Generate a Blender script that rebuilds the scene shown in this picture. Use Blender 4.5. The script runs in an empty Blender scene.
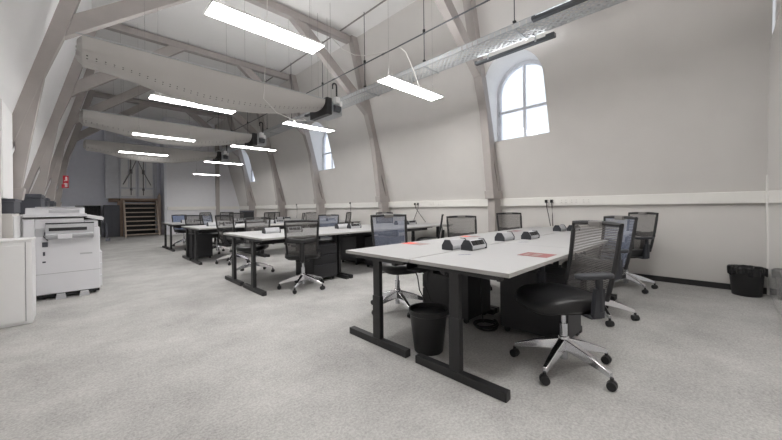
import bpy, bmesh, math, random
from mathutils import Vector, Matrix
random.seed(7)
C = bpy.context.scene.collection
PI = math.pi
R = math.radians

# ------------------------------------------------------------------ helpers
def lin(c):
    return tuple(((v/255)/12.92 if v/255 <= 0.04045 else ((v/255+0.055)/1.055)**2.4) for v in c)

def mat(name, rgb, rough=0.6, metal=0.0, noise=0.0, scale=8.0, bump=0.0, spec=0.5, coat=0.0):
    m = bpy.data.materials.new(name); m.use_nodes = True
    nt = m.node_tree; b = nt.nodes['Principled BSDF']
    col = lin(rgb)
    b.inputs['Base Color'].default_value = (*col, 1)
    b.inputs['Roughness'].default_value = rough
    b.inputs['Metallic'].default_value = metal
    b.inputs['Specular IOR Level'].default_value = spec
    b.inputs['Coat Weight'].default_value = coat
    if noise or bump:
        tc = nt.nodes.new('ShaderNodeTexCoord'); n = nt.nodes.new('ShaderNodeTexNoise')
        n.inputs['Scale'].default_value = scale; n.inputs['Detail'].default_value = 5
        nt.links.new(tc.outputs['Object'], n.inputs['Vector'])
        if noise:
            cr = nt.nodes.new('ShaderNodeValToRGB')
            cr.color_ramp.elements[0].position = 0.3; cr.color_ramp.elements[1].position = 0.7
            cr.color_ramp.elements[0].color = (*[max(0, v*(1-noise)) for v in col], 1)
            cr.color_ramp.elements[1].color = (*[min(1, v*(1+noise)) for v in col], 1)
            nt.links.new(n.outputs['Fac'], cr.inputs['Fac']); nt.links.new(cr.outputs['Color'], b.inputs['Base Color'])
        if bump:
            bp = nt.nodes.new('ShaderNodeBump'); bp.inputs['Strength'].default_value = bump
            bp.inputs['Distance'].default_value = 0.01
            nt.links.new(n.outputs['Fac'], bp.inputs['Height']); nt.links.new(bp.outputs['Normal'], b.inputs['Normal'])
    return m

def emit(name, rgb, s):
    m = bpy.data.materials.new(name); m.use_nodes = True
    nt = m.node_tree; nt.nodes.clear()
    o = nt.nodes.new('ShaderNodeOutputMaterial'); e = nt.nodes.new('ShaderNodeEmission')
    e.inputs['Color'].default_value = (*lin(rgb), 1); e.inputs['Strength'].default_value = s
    nt.links.new(e.outputs[0], o.inputs[0]); return m

class MB:
    def __init__(s): s.bm = bmesh.new(); s.uv = None
    def _add(s, verts, faces, M=None):
        vs = [s.bm.verts.new(M @ Vector(v) if M else Vector(v)) for v in verts]
        fs = []
        for f in faces:
            try: fs.append(s.bm.faces.new([vs[i] for i in f]))
            except ValueError: pass
        return vs, fs
    def box(s, x0, x1, y0, y1, z0, z1, M=None, bev=0.0):
        v = [(x0,y0,z0),(x1,y0,z0),(x1,y1,z0),(x0,y1,z0),(x0,y0,z1),(x1,y0,z1),(x1,y1,z1),(x0,y1,z1)]
        vs, fs = s._add(v, [(3,2,1,0),(4,5,6,7),(0,1,5,4),(1,2,6,5),(2,3,7,6),(3,0,4,7)], M)
        if bev:
            es = set(e for f in fs for e in f.edges)
            bmesh.ops.bevel(s.bm, geom=list(es), offset=bev, segments=2, affect='EDGES', profile=0.5)
        return s
    def prism(s, poly, axis, a0, a1, M=None):
        n = len(poly)
        def p(q, a):
            return {'x': (a, q[0], q[1]), 'y': (q[0], a, q[1]), 'z': (q[0], q[1], a)}[axis]
        v = [p(q, a0) for q in poly] + [p(q, a1) for q in poly]
        f = [tuple(range(n)), tuple(reversed(range(n, 2*n)))] + [(i, i+n, (i+1) % n + n, (i+1) % n) for i in range(n)]
        s._add(v, f, M); return s
    def cyl(s, p0, p1, r0, r1=None, n=12, caps=True):
        r1 = r0 if r1 is None else r1
        p0 = Vector(p0); p1 = Vector(p1); d = (p1-p0)
        q = d.to_track_quat('Z', 'Y').to_matrix()
        v = []
        for c, r in ((p0, r0), (p1, r1)):
            for i in range(n):
                a = 2*PI*i/n; v.append(c + q @ Vector((r*math.cos(a), r*math.sin(a), 0)))
        f = [(i, (i+1) % n, (i+1) % n+n, i+n) for i in range(n)]
        if caps: f += [tuple(reversed(range(n))), tuple(range(n, 2*n))]
        s._add(v, f); return s
    def tube(s, pts, r, n=8, closed=False):
        pts = [Vector(p) for p in pts]; m = len(pts); v = []
        up = Vector((0.013, 0.021, 1)).normalized()
        for i, p in enumerate(pts):
            if closed: d = pts[(i+1) % m]-pts[i-1]
            else: d = pts[min(i+1, m-1)]-pts[max(i-1, 0)]
            d.normalize()
            a = d.cross(up)
            if a.length < 1e-3: a = d.cross(Vector((1, 0, 0)))
            a.normalize(); b = a.cross(d)
            rr = r[i] if isinstance(r, (list, tuple)) else r
            for k in range(n):
                t = 2*PI*k/n; v.append(p + a*rr*math.cos(t) + b*rr*math.sin(t))
        f = []
        for i in range(m if closed else m-1):
            j = (i+1) % m
            for k in range(n):
                f.append((i*n+k, j*n+k, j*n+(k+1) % n, i*n+(k+1) % n))
        if not closed: f += [tuple(reversed(range(n))), tuple(range((m-1)*n, m*n))]
        s._add(v, f); return s
    def lathe(s, prof, cx=0, cy=0, n=28):
        v = []; m = len(prof)
        for r, z in prof:
            for i in range(n):
                a = 2*PI*i/n; v.append((cx+r*math.cos(a), cy+r*math.sin(a), z))
        f = []
        for j in range(m-1):
            for i in range(n): f.append((j*n+i, j*n+(i+1) % n, (j+1)*n+(i+1) % n, (j+1)*n+i))
        f += [tuple(reversed(range(n))), tuple(range((m-1)*n, m*n))]
        s._add(v, f); return s
    def grid(s, fn, nu, nv, uv=None):
        v = [fn(i/nu, j/nv) for i in range(nu+1) for j in range(nv+1)]
        f = []; 
        for i in range(nu):
            for j in range(nv):
                a = i*(nv+1)+j; f.append((a, a+nv+1, a+nv+2, a+1))
        vs, fs = s._add(v, f)
        if uv:
            L = s.bm.loops.layers.uv.verify()
            idx = {x: k for k, x in enumerate(vs)}
            for fc in fs:
                for lp in fc.loops:
                    k = idx[lp.vert]; lp[L].uv = uv(k//(nv+1)/nu, (k % (nv+1))/nv)
        return s
    def build(s, name, m, parent=None, smooth=False, bev=0, angle=40, recalc=True):
        if recalc: bmesh.ops.recalc_face_normals(s.bm, faces=s.bm.faces[:])
        me = bpy.data.meshes.new(name); s.bm.to_mesh(me); s.bm.free()
        o = bpy.data.objects.new(name, me); C.objects.link(o)
        for x in (m if isinstance(m, (list, tuple)) else [m]): me.materials.append(x)
        if smooth:
            for p in me.polygons: p.use_smooth = True
            try: me.set_sharp_from_angle(angle=R(angle))
            except Exception: pass
        if bev:
            b = o.modifiers.new('bevel', 'BEVEL'); b.width = bev; b.segments = 2; b.limit_method = 'ANGLE'; b.angle_limit = R(35)
        if parent: o.parent = parent
        return o

def tag(o, label=None, cat=None, group=None, kind=None):
    if label: o['label'] = label
    if cat: o['category'] = cat
    if group: o['group'] = group
    if kind: o['kind'] = kind
    return o

def empty(name, loc=(0, 0, 0), rz=0):
    o = bpy.data.objects.new(name, None); C.objects.link(o)
    o.location = loc; o.rotation_euler = (0, 0, rz); o.empty_display_size = 0.1
    return o

def copy_tree(o, parent=None):
    c = o.copy(); C.objects.link(c)
    if parent: c.parent = parent
    for ch in list(o.children): copy_tree(ch, c)
    return c

# ------------------------------------------------------------------ materials
def carpet():
    m = bpy.data.materials.new('carpet'); m.use_nodes = True
    nt = m.node_tree; b = nt.nodes['Principled BSDF']; b.inputs['Roughness'].default_value = 0.95
    b.inputs['Specular IOR Level'].default_value = 0.15
    tc = nt.nodes.new('ShaderNodeTexCoord')
    def nz(sc, det, rgh=0.6):
        n = nt.nodes.new('ShaderNodeTexNoise'); n.inputs['Scale'].default_value = sc
        n.inputs['Detail'].default_value = det; n.inputs['Roughness'].default_value = rgh
        nt.links.new(tc.outputs['Object'], n.inputs['Vector']); return n
    fine = nz(70, 3, .7); mid = nz(24, 5, .75); big = nz(1.7, 7, .65)
    def ramp(n, a, c0, c, c1):
        r = nt.nodes.new('ShaderNodeValToRGB'); r.color_ramp.elements[0].position = a; r.color_ramp.elements[1].position = c
        r.color_ramp.elements[0].color = (*lin(c0), 1); r.color_ramp.elements[1].color = (*lin(c1), 1)
        nt.links.new(n.outputs['Fac'], r.inputs['Fac']); return r
    r1 = ramp(mid, .36, (156, 155, 153), .64, (186, 185, 183))
    r2 = ramp(fine, .35, (102, 102, 101), .65, (230, 229, 227))
    r3 = ramp(big, .35, (146, 144, 143), .68, (192, 191, 189))
    def mix(a, bb, f):
        x = nt.nodes.new('ShaderNodeMix'); x.data_type = 'RGBA'; x.inputs['Factor'].default_value = f
        nt.links.new(a, x.inputs['A']); nt.links.new(bb, x.inputs['B']); return x.outputs['Result']
    o = mix(mix(r1.outputs[0], r2.outputs[0], .42), r3.outputs[0], .5)
    nt.links.new(o, b.inputs['Base Color'])
    bp = nt.nodes.new('ShaderNodeBump'); bp.inputs['Strength'].default_value = .18; bp.inputs['Distance'].default_value = .01
    nt.links.new(fine.outputs['Fac'], bp.inputs['Height']); nt.links.new(bp.outputs['Normal'], b.inputs['Normal'])
    return m

def mesh_fabric(name, rgb, hole=0.45, period=0.011):
    """woven chair mesh: horizontal ribs with open gaps between them"""
    m = bpy.data.materials.new(name); m.use_nodes = True
    nt = m.node_tree; b = nt.nodes['Principled BSDF']; out = nt.nodes['Material Output']
    b.inputs['Base Color'].default_value = (*lin(rgb), 1); b.inputs['Roughness'].default_value = 0.5
    tc = nt.nodes.new('ShaderNodeTexCoord'); sp = nt.nodes.new('ShaderNodeSeparateXYZ')
    nt.links.new(tc.outputs['Object'], sp.inputs[0])
    mu = nt.nodes.new('ShaderNodeMath'); mu.operation = 'MULTIPLY'; mu.inputs[1].default_value = 1/period
    fr = nt.nodes.new('ShaderNodeMath'); fr.operation = 'FRACT'
    gt = nt.nodes.new('ShaderNodeMath'); gt.operation = 'LESS_THAN'; gt.inputs[1].default_value = hole
    nt.links.new(sp.outputs['Z'], mu.inputs[0]); nt.links.new(mu.outputs[0], fr.inputs[0]); nt.links.new(fr.outputs[0], gt.inputs[0])
    ml = nt.nodes.new('ShaderNodeMath'); ml.operation = 'MULTIPLY'; ml.inputs[1].default_value = 0.85
    nt.links.new(gt.outputs[0], ml.inputs[0])
    t = nt.nodes.new('ShaderNodeBsdfTransparent'); mx = nt.nodes.new('ShaderNodeMixShader')
    nt.links.new(ml.outputs[0], mx.inputs[0]); nt.links.new(b.outputs[0], mx.inputs[1]); nt.links.new(t.outputs[0], mx.inputs[2])
    nt.links.new(mx.outputs[0], out.inputs[0])
    return m

def tray_mesh():
    """steel cable tray punched with a diamond lattice"""
    m = bpy.data.materials.new('punched_steel'); m.use_nodes = True
    nt = m.node_tree; b = nt.nodes['Principled BSDF']; out = nt.nodes['Material Output']
    b.inputs['Base Color'].default_value = (*lin((196, 198, 200)), 1); b.inputs['Roughness'].default_value = 0.6; b.inputs['Metallic'].default_value = 0.1
    tc = nt.nodes.new('ShaderNodeTexCoord'); mp = nt.nodes.new('ShaderNodeMapping')
    mp.inputs['Rotation'].default_value = (0, 0, R(45))
    mp.inputs['Scale'].default_value = (15, 15, 15)
    nt.links.new(tc.outputs['Object'], mp.inputs[0])
    sp = nt.nodes.new('ShaderNodeSeparateXYZ'); nt.links.new(mp.outputs[0], sp.inputs[0])
    o = []
    for ax in ('X', 'Y'):
        f = nt.nodes.new('ShaderNodeMath'); f.operation = 'FRACT'; nt.links.new(sp.outputs[ax], f.inputs[0])
        g = nt.nodes.new('ShaderNodeMath'); g.operation = 'GREATER_THAN'; g.inputs[1].default_value = 0.36; nt.links.new(f.outputs[0], g.inputs[0]); o.append(g)
    mu = nt.nodes.new('ShaderNodeMath'); mu.operation = 'MULTIPLY'
    nt.links.new(o[0].outputs[0], mu.inputs[0]); nt.links.new(o[1].outputs[0], mu.inputs[1])
    t = nt.nodes.new('ShaderNodeBsdfTransparent'); mx = nt.nodes.new('ShaderNodeMixShader')
    nt.links.new(mu.outputs[0], mx.inputs[0]); nt.links.new(b.outputs[0], mx.inputs[1]); nt.links.new(t.outputs[0], mx.inputs[2])
    nt.links.new(mx.outputs[0], out.inputs[0]); return m

def duct_fabric():
    """grey textile air duct with two rows of small black outlet holes (UV in metres)"""
    m = bpy.data.materials.new('duct_textile'); m.use_nodes = True
    nt = m.node_tree; b = nt.nodes['Principled BSDF']
    b.inputs['Roughness'].default_value = 0.85
    tc = nt.nodes.new('ShaderNodeTexCoord'); sp = nt.nodes.new('ShaderNodeSeparateXYZ'); nt.links.new(tc.outputs['UV'], sp.inputs[0])
    def M(op, a, bv):
        n = nt.nodes.new('ShaderNodeMath'); n.operation = op
        for i, q in enumerate((a, bv)):
            if q is None: continue
            if isinstance(q, (int, float)): n.inputs[i].default_value = q
            else: nt.links.new(q, n.inputs[i])
        return n.outputs[0]
    u = M('SUBTRACT', M('FRACT', M('MULTIPLY', sp.outputs['X'], 1/.088), None), .5)
    u = M('MULTIPLY', u, .088)
    hits = []
    for v0 in (0.535, 0.60):
        dv = M('MULTIPLY', M('SUBTRACT', sp.outputs['Y'], v0), 0.75)
        d = M('ADD', M('MULTIPLY', u, u), M('MULTIPLY', dv, dv))
        hits.append(M('LESS_THAN', d, 0.009**2))
    h = M('MAXIMUM', hits[0], hits[1])
    x = nt.nodes.new('ShaderNodeMix'); x.data_type = 'RGBA'
    x.inputs['A'].default_value = (*lin((184, 181, 178)), 1); x.inputs['B'].default_value = (*lin((50, 48, 48)), 1)
    nt.links.new(h, x.inputs['Factor']); nt.links.new(x.outputs['Result'], b.inputs['Base Color'])
    return m

def glass():
    m = bpy.data.materials.new('window_glass'); m.use_nodes = True
    nt = m.node_tree; nt.nodes.clear()
    o = nt.nodes.new('ShaderNodeOutputMaterial'); t = nt.nodes.new('ShaderNodeBsdfTransparent'); g = nt.nodes.new('ShaderNodeBsdfGlossy')
    t.inputs['Color'].default_value = (.95, .97, 1, 1); g.inputs['Roughness'].default_value = .03
    mx = nt.nodes.new('ShaderNodeMixShader'); mx.inputs[0].default_value = .06
    nt.links.new(t.outputs[0], mx.inputs[1]); nt.links.new(g.outputs[0], mx.inputs[2]); nt.links.new(mx.outputs[0], o.inputs[0]); return m

M_carpet = carpet()
M_wall = mat('wall_paint', (209, 206, 203), 0.85, noise=.015, scale=3)
M_white = mat('white_plaster', (244, 244, 245), 0.8, noise=.01, scale=3)
M_reveal = mat('reveal_plaster', (236, 236, 236), 0.8, noise=.01)
M_ceil = mat('ceiling_paint', (232, 231, 230), 0.9, noise=.012, scale=2)
M_timber = mat('taupe_timber', (172, 166, 163), 0.7, noise=.05, scale=5, bump=.05)
M_rail = mat('trunking_plastic', (232, 230, 226), 0.45, noise=.01)
M_line = mat('socket_line', (178, 176, 172), .6, noise=.02)
M_black = mat('black_plastic', (34, 34, 36), 0.45, noise=.06, scale=30)
M_frame = mat('black_powder_coat', (36, 36, 38), 0.5, noise=.05, scale=40)
M_ped = mat('pedestal_black', (44, 44, 47), 0.5, noise=.05, scale=30)
M_leather = mat('black_leather', (26, 26, 28), 0.38, noise=.1, scale=40, bump=.08)
M_alu = mat('polished_aluminium', (225, 226, 230), 0.16, 1.0, noise=.02)
M_chrome = mat('chrome', (205, 207, 212), 0.12, 1.0, noise=.02)
M_desk = mat('desk_laminate', (170, 170, 171), 0.55, noise=.012, scale=20, spec=.35)
M_edge = mat('desk_edge', (164, 163, 161), 0.6, noise=.02)
M_mesh = mesh_fabric('chair_mesh', (96, 93, 92), .46)
M_mesh_day = mesh_fabric('chair_mesh_daylight_tint', (118, 126, 146), .46)  # blue daylight reflection painted into the mesh colour
M_mesh_day_dense = mesh_fabric('chair_mesh_daylight_tint_dense', (110, 132, 176), .25)  # stronger daylight blue painted into one far chair's mesh
M_steel = mat('galvanised_steel', (178, 181, 184), 0.4, .5, noise=.05, scale=20)
M_dsteel = mat('dark_grey_metal', (86, 89, 93), 0.45, .3, noise=.04, scale=20)
M_wire = mat('steel_wire', (150, 148, 146), .5, .4, noise=.03)
M_tray = tray_mesh()
M_duct = duct_fabric()
M_glass = glass()
M_panel = emit('led_panel', (255, 253, 250), 10.0)
M_ceilfill = emit('added_ceiling_fill', (255, 254, 253), 7.0)
M_strip = emit('led_strip', (255, 253, 250), 6.5)
M_tube = emit('tube_lamp', (250, 252, 255), 6.0)
M_lampedge = mat('panel_frame_white', (236, 236, 236), .4, noise=.01)
M_copier = mat('copier_shell', (222, 222, 226), .45, noise=.01)
M_copgrey = mat('copier_grey', (186, 187, 191), .5, noise=.02)
M_dark = mat('dark_slot', (30, 30, 32), .6, noise=.05)
M_cab = mat('white_cabinet', (226, 226, 227), .45, noise=.01)
M_gap = mat('shadow_gap', (150, 150, 152), .7, noise=.02)
M_dgrey = mat('dark_grey_plastic', (74, 76, 84), .5, noise=.05, scale=12)
M_wood = mat('stained_wood', (150, 128, 113), .6, noise=.12, scale=9)
M_woodl = mat('pale_wood', (178, 163, 150), .6, noise=.1, scale=12)
M_bin = mat('bin_plastic', (25, 25, 27), .42, noise=.05)
M_bag = mat('bin_bag', (30, 30, 32), .2, noise=.1, scale=20, bump=.6)
M_red = mat('sign_red', (206, 28, 52), .5, noise=.03)
M_signw = mat('sign_white', (246, 226, 228), .5, noise=.02)
M_leaf = mat('leaflet_red', (138, 82, 82), .55, noise=.08, scale=14)
M_leafr = mat('leaflet_bright_red', (226, 70, 52), .5, noise=.05)
M_leafg = mat('leaflet_grey', (150, 128, 124), .6, noise=.12, scale=40)
M_sticker = mat('sticker_pale', (150, 154, 172), .6, noise=.02)
M_ink = mat('sticker_ink', (56, 60, 88), .6, noise=.05)
M_cable = mat('black_cable', (28, 28, 30), .5, noise=.05)
M_wcable = mat('white_cable', (220, 218, 214), .5, noise=.02)
M_old = mat('old_white_paint', (214, 216, 222), .7, noise=.05, scale=6)
M_iron = mat('wrought_iron', (122, 120, 121), .6, .3, noise=.1)
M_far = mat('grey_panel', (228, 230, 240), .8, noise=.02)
M_paper = mat('pale_blue_paper', (214, 224, 240), .6, noise=.02)
M_gloss = mat('gloss_white_board', (242, 242, 242), .12, noise=.008, coat=.6)
M_dgrey2 = mat('armrest_dark', (46, 48, 54), .45, noise=.04)
M_skirt = mat('skirting_black', (38, 37, 38), .5, noise=.05)

# ------------------------------------------------------------------ room geometry
XC = 2.6                       # middle of the attic
ZK = 1.2                       # knee of the mansard
ZC = 5.33                      # flat ceiling
YN = -0.44                     # near end wall
YE = 17.4                      # far end wall (right part)
YF = 18.6                      # recess behind the stair
def uw(z): return 3.47 - 0.264*(z-ZK)          # half width of the sloping wall
def dl(y): return 0.014*(y-6.2)                # the left side runs in very slightly
def st(o, label, cat): return tag(o, label, cat, kind='structure')

b = MB(); b.box(-1.2, 6.3, YN-.1, YF+.3, -.1, 0)
st(b.build('floor', M_carpet), 'mottled grey carpet floor running the whole length of the attic office', 'floor')
b = MB(); b.box(-.3, 5.3, YN-.1, YF+.3, ZC, ZC+.1)
st(b.build('ceiling', M_ceil), 'flat off-white attic ceiling above the tie beams', 'ceiling')

# right wall: vertical dado, sloping plane with three arched openings
WINY = (2.53, 8.88, 15.1); WR = .53; WZ0 = 2.36; WZS = 3.3
def arch(yc, n=20, r=WR, z0=WZ0, zs=WZS):
    p = [(yc-r, z0), (yc-r, zs)]
    p += [(yc - r*math.cos(PI*i/n), zs + r*math.sin(PI*i/n)) for i in range(1, n)]
    p += [(yc+r, zs), (yc+r, z0)]
    return p
def xs(z): return XC + uw(z)
bm = bmesh.new()
def ring(pts):
    vs = [bm.verts.new((xs(z), y, z)) for y, z in pts]
    return [bm.edges.new((vs[i], vs[(i+1) % len(vs)])) for i in range(len(vs))]
edges = ring([(YN, ZK), (YF, ZK), (YF, ZC), (YN, ZC)])
for yc in WINY: edges += ring(arch(yc))
bmesh.ops.triangle_fill(bm, use_beauty=True, use_dissolve=False, edges=edges)
dv = [bm.verts.new(v) for v in ((6.07, YN, 0), (6.07, YF, 0), (6.07, YF, ZK), (6.07, YN, ZK))]
bm.faces.new(dv)
bm.normal_update()
for f in bm.faces:
    if f.normal.x > 0: f.normal_flip()
me = bpy.data.meshes.new('wall_right'); bm.to_mesh(me); bm.free(); me.materials.append(M_wall)
o = bpy.data.objects.new('wall_right', me); C.objects.link(o)
st(o, 'warm grey mansard wall on the window side with arched openings', 'wall')

XG = 6.0
for k, yc in enumerate(WINY):
    w = empty('window_%d' % (k+1), (XG, yc, WZ0))
    st(w, ['nearest arched dormer window with white cross bars in a deep reveal',
           'middle arched dormer window half hidden by the slope of the wall',
           'farthest arched dormer window by the end of the room'][k], 'window')
    a = arch(yc); n = len(a)
    # reveal: from the sloping plane out to the frame
    b = MB()
    v = [(xs(z)-XG, y-yc, z-WZ0) for y, z in a] + [(.06, y-yc, z-WZ0) for y, z in a]
    b._add(v, [(i, (i+1) % n, (i+1) % n+n, i+n) for i in range(n)])
    b.build('reveal', M_reveal, w, smooth=True)
    # frame ring with depth
    b = MB(); inn = arch(yc, r=WR-.065, z0=WZ0+.06, zs=WZS)
    O = [(y-yc, z-WZ0) for y, z in a]; I = [(y-yc, z-WZ0) for y, z in inn]
    v = []
    for x in (0, .07):
        v += [(x, *q) for q in O] + [(x, *q) for q in I]
    f = []
    for i in range(n):
        j = (i+1) % n
        f += [(i, j, n+j, n+i), (2*n+i, 3*n+i, 3*n+j, 2*n+j), (n+i, n+j, 3*n+j, 3*n+i), (i, 2*n+i, 2*n+j, j)]
    b._add(v, f); b.build('window_frame', M_old, w)
    b = MB(); b.box(.015, .05, -.024, .024, .05, WZS+WR-.05-WZ0); b.build('mullion', M_old, w)
    b = MB(); b.box(.012, .048, -WR+.05, WR-.05, .57, .616); b.build('transom', M_old, w)
    b = MB(); b._add([(.035, *q) for q in I], [tuple(range(n))]); b.build('glass_pane', M_glass, w)
    b = MB(); b.box(-.012, .0, .475, .5, .52, .62).box(-.05, -.012, .48, .495, .55, .565); b.build('window_catch', M_steel, w)

# left wall: sloping white lining, with a boxed-in vertical lining in front of it up to the first truss in view
def xl(z, y): return XC - uw(z) + dl(y)
b = MB()
for y0, y1 in ((YN, YF),):
    b._add([(XC-3.47+dl(y0), y0, 0), (XC-3.47+dl(y1), y1, 0), (XC-3.47+dl(y1), y1, ZK), (XC-3.47+dl(y0), y0, ZK)], [(0, 1, 2, 3)])
    b._add([(xl(ZK, y0), y0, ZK), (xl(ZK, y1), y1, ZK), (xl(ZC, y1), y1, ZC), (xl(ZC, y0), y0, ZC)], [(0, 1, 2, 3)])
st(b.build('wall_left', M_white), 'bright white sloping mansard wall on the left', 'wall')
b = MB(); b.box(-.95, -.57, YN, 5.36, 0, 2.33)
st(b.build('trim_1', M_wall), 'pale grey boxed lining on the left wall below the slope', 'trim')
b = MB(); b.box(-.95, -.56, 5.362, 6.15, 1.275, 2.33)
st(b.build('trim_2', M_white), 'white vertical lining strip beside the nearest left truss', 'trim')

# end walls
b = MB(); b.box(2.86, 6.3, YE, YE+.12, 0, 5.4)
st(b.build('wall_end', mat('end_wall_paint', (226, 226, 230), .85, noise=.015)), 'pale end wall behind the last desks, right of the stair', 'wall')
b = MB(); b.box(-1.3, 2.98, YF, YF+.12, 0, 5.4)
st(b.build('wall_recess', M_far), 'shaded grey-blue end wall of the recess behind the stair', 'wall')
b = MB(); b.box(2.86, 2.98, YE+.12, YF, 0, 5.4)
st(b.build('wall_return', M_far), 'short return wall between the end wall and the stair recess', 'wall')
b = MB(); b.box(-1.4, 6.3, YN-.12, YN-.02, 0, 5.4)
st(b.build('wall_near', M_wall), 'grey gable wall at the near right corner', 'wall')
b = MB(); b.box(4.3, 6.0, YN-.02, YN+.02, .02, 2.92)
st(b.build('trim_3', M_gloss), 'glossy white lining board at the right edge of the photo', 'trim')
b = MB(); b.box(6.0, 6.04, YN-.02, YN+.03, 0.0, 2.92)
st(b.build('trim_4', M_rail), 'narrow white corner post beside the glossy board', 'trim')

# far wall trims
b = MB(); b.box(2.93, 6.0, YE-.07, YE, 1.12, 1.27)
st(b.build('trim_5', M_rail), 'white dado trunking along the end wall', 'trim')
b = MB(); b.box(2.82, 2.9, YE-.05, YE, 0, 5.3)
st(b.build('trim_6', M_old), 'white vertical edge post at the left of the end wall', 'trim')
b = MB(); b.box(4.92, 5.08, YE-.09, YE, 0, 5.3)
st(b.build('trim_7', M_timber), 'grey vertical post on the end wall', 'trim')

# skirting and dado trunking on the right wall
b = MB(); b.box(6.05, 6.07, YN, YE, 0, .075)
st(b.build('baseboard_right', M_skirt), 'black skirting board at the foot of the right wall', 'skirting')
tr = empty('dado_trunking', (6.02, 0, 1.12))
tag(tr, 'white dado trunking along the right wall below the sloping windows', 'trunking')
b = MB(); b.box(-.02, .05, YN+.03, YE-.1, 0, .15, bev=.006); b.box(-.024, -.02, YN+.03, YE-.1, .03, .034).box(-.024, -.02, YN+.03, YE-.1, .118, .122)
b.build('trunking_body', M_rail, tr)
for y, w in ((2.13, .075), (2.05, .075), (1.86, .14), (1.70, .14), (1.52, .14), (5.2, .14), (4.72, .14), (4.5, .14), (7.86, .14), (11.2, .14)):
    b = MB(); b.box(-.03, -.02, y-w/2, y+w/2, .036, .116, bev=.003)
    p = b.build('socket_plate', M_rail, tr)
    b = MB()
    for s in (-1, 1):
        b.box(-.0325, -.0305, y+s*w*.25-.012, y+s*w*.25+.012, .05, .056).box(-.0325, -.0305, y+s*w*.25-.003, y+s*w*.25+.003, .084, .096)
    b.build('socket_slots', M_line, p)

# ------------------------------------------------------------------ roof trusses
TY = (3.09, 6.29, 9.4, 12.3, 15.3); TH = .082
def leg_poly():
    # inner leg / panel, in (u, z)
    return [(3.10, 1.42), (3.02, 2.0), (2.88, 2.96), (uw(2.95)-.114, 2.95), (uw(2.05)-.095, 2.05), (uw(1.9)-.135, 1.9), (uw(1.55)-.12, 1.55), (uw(1.42)-.10, 1.42)]
def raf_poly():
    return [(uw(1.42)-.09, 1.42), (uw(1.55)-.09, 1.55), (uw(1.9)-.095, 1.9), (uw(2.05)-.11, 2.05), (uw(2.95)-.13, 2.95), (uw(3.5)-.165, 3.5), (uw(ZC)-.165, ZC), (uw(ZC)+.02, ZC), (uw(1.42)+.02, 1.42)]
def brace_poly():
    return [(uw(3.5)-.168, 3.5), (uw(3.85)-.168, 3.85), (1.0, 5.135), (.66, 5.135)]
tl = ['taupe timber roof truss nearest the camera, by the first arched window',
      'taupe timber roof truss with the big diagonal brace at upper left',
      'taupe timber roof truss behind the nearest fabric duct',
      'taupe timber roof truss carrying the red sign on its left leg',
      'farthest taupe timber roof truss, before the end wall']
for k, ty in enumerate(TY):
    t = empty('roof_truss', (XC, ty, 0)); tag(t, tl[k], 'roof truss', 'timber roof trusses')
    for s in (1, -1):
        off = dl(ty) if s < 0 else 0
        def q(poly): return [(s*u+off, z) for u, z in poly]
        b = MB(); b.prism(q(leg_poly()), 'y', -TH*.96, TH*.96); b.build('truss_leg', M_timber, t, bev=.008)
        b = MB(); b.prism(q(raf_poly()), 'y', -TH, TH); b.build('rafter', M_timber, t, bev=.008)
        b = MB(); b.prism(q(brace_poly()), 'y', -TH*.9, TH*.9); b.build('brace', M_timber, t, bev=.008)
        # base: corbel on a post
        b = MB(); b.prism(q([(3.09, 1.27), (3.07, 1.42), (3.42, 1.42), (3.455, 1.27)]), 'y', -TH*1.15, TH*1.15)
        b.prism(q([(3.18, 0), (3.16, 1.27), (3.455, 1.27), (3.455, 0)]), 'y', -TH*.9, TH*.9)
        b.build('truss_post', M_timber, t, bev=.006)
    b = MB(); b.box(-2.18, 2.18, -TH*.9, TH*.9, 5.14, 5.30)
    b.build('tie_beam', M_timber, t, bev=.008)

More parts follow.
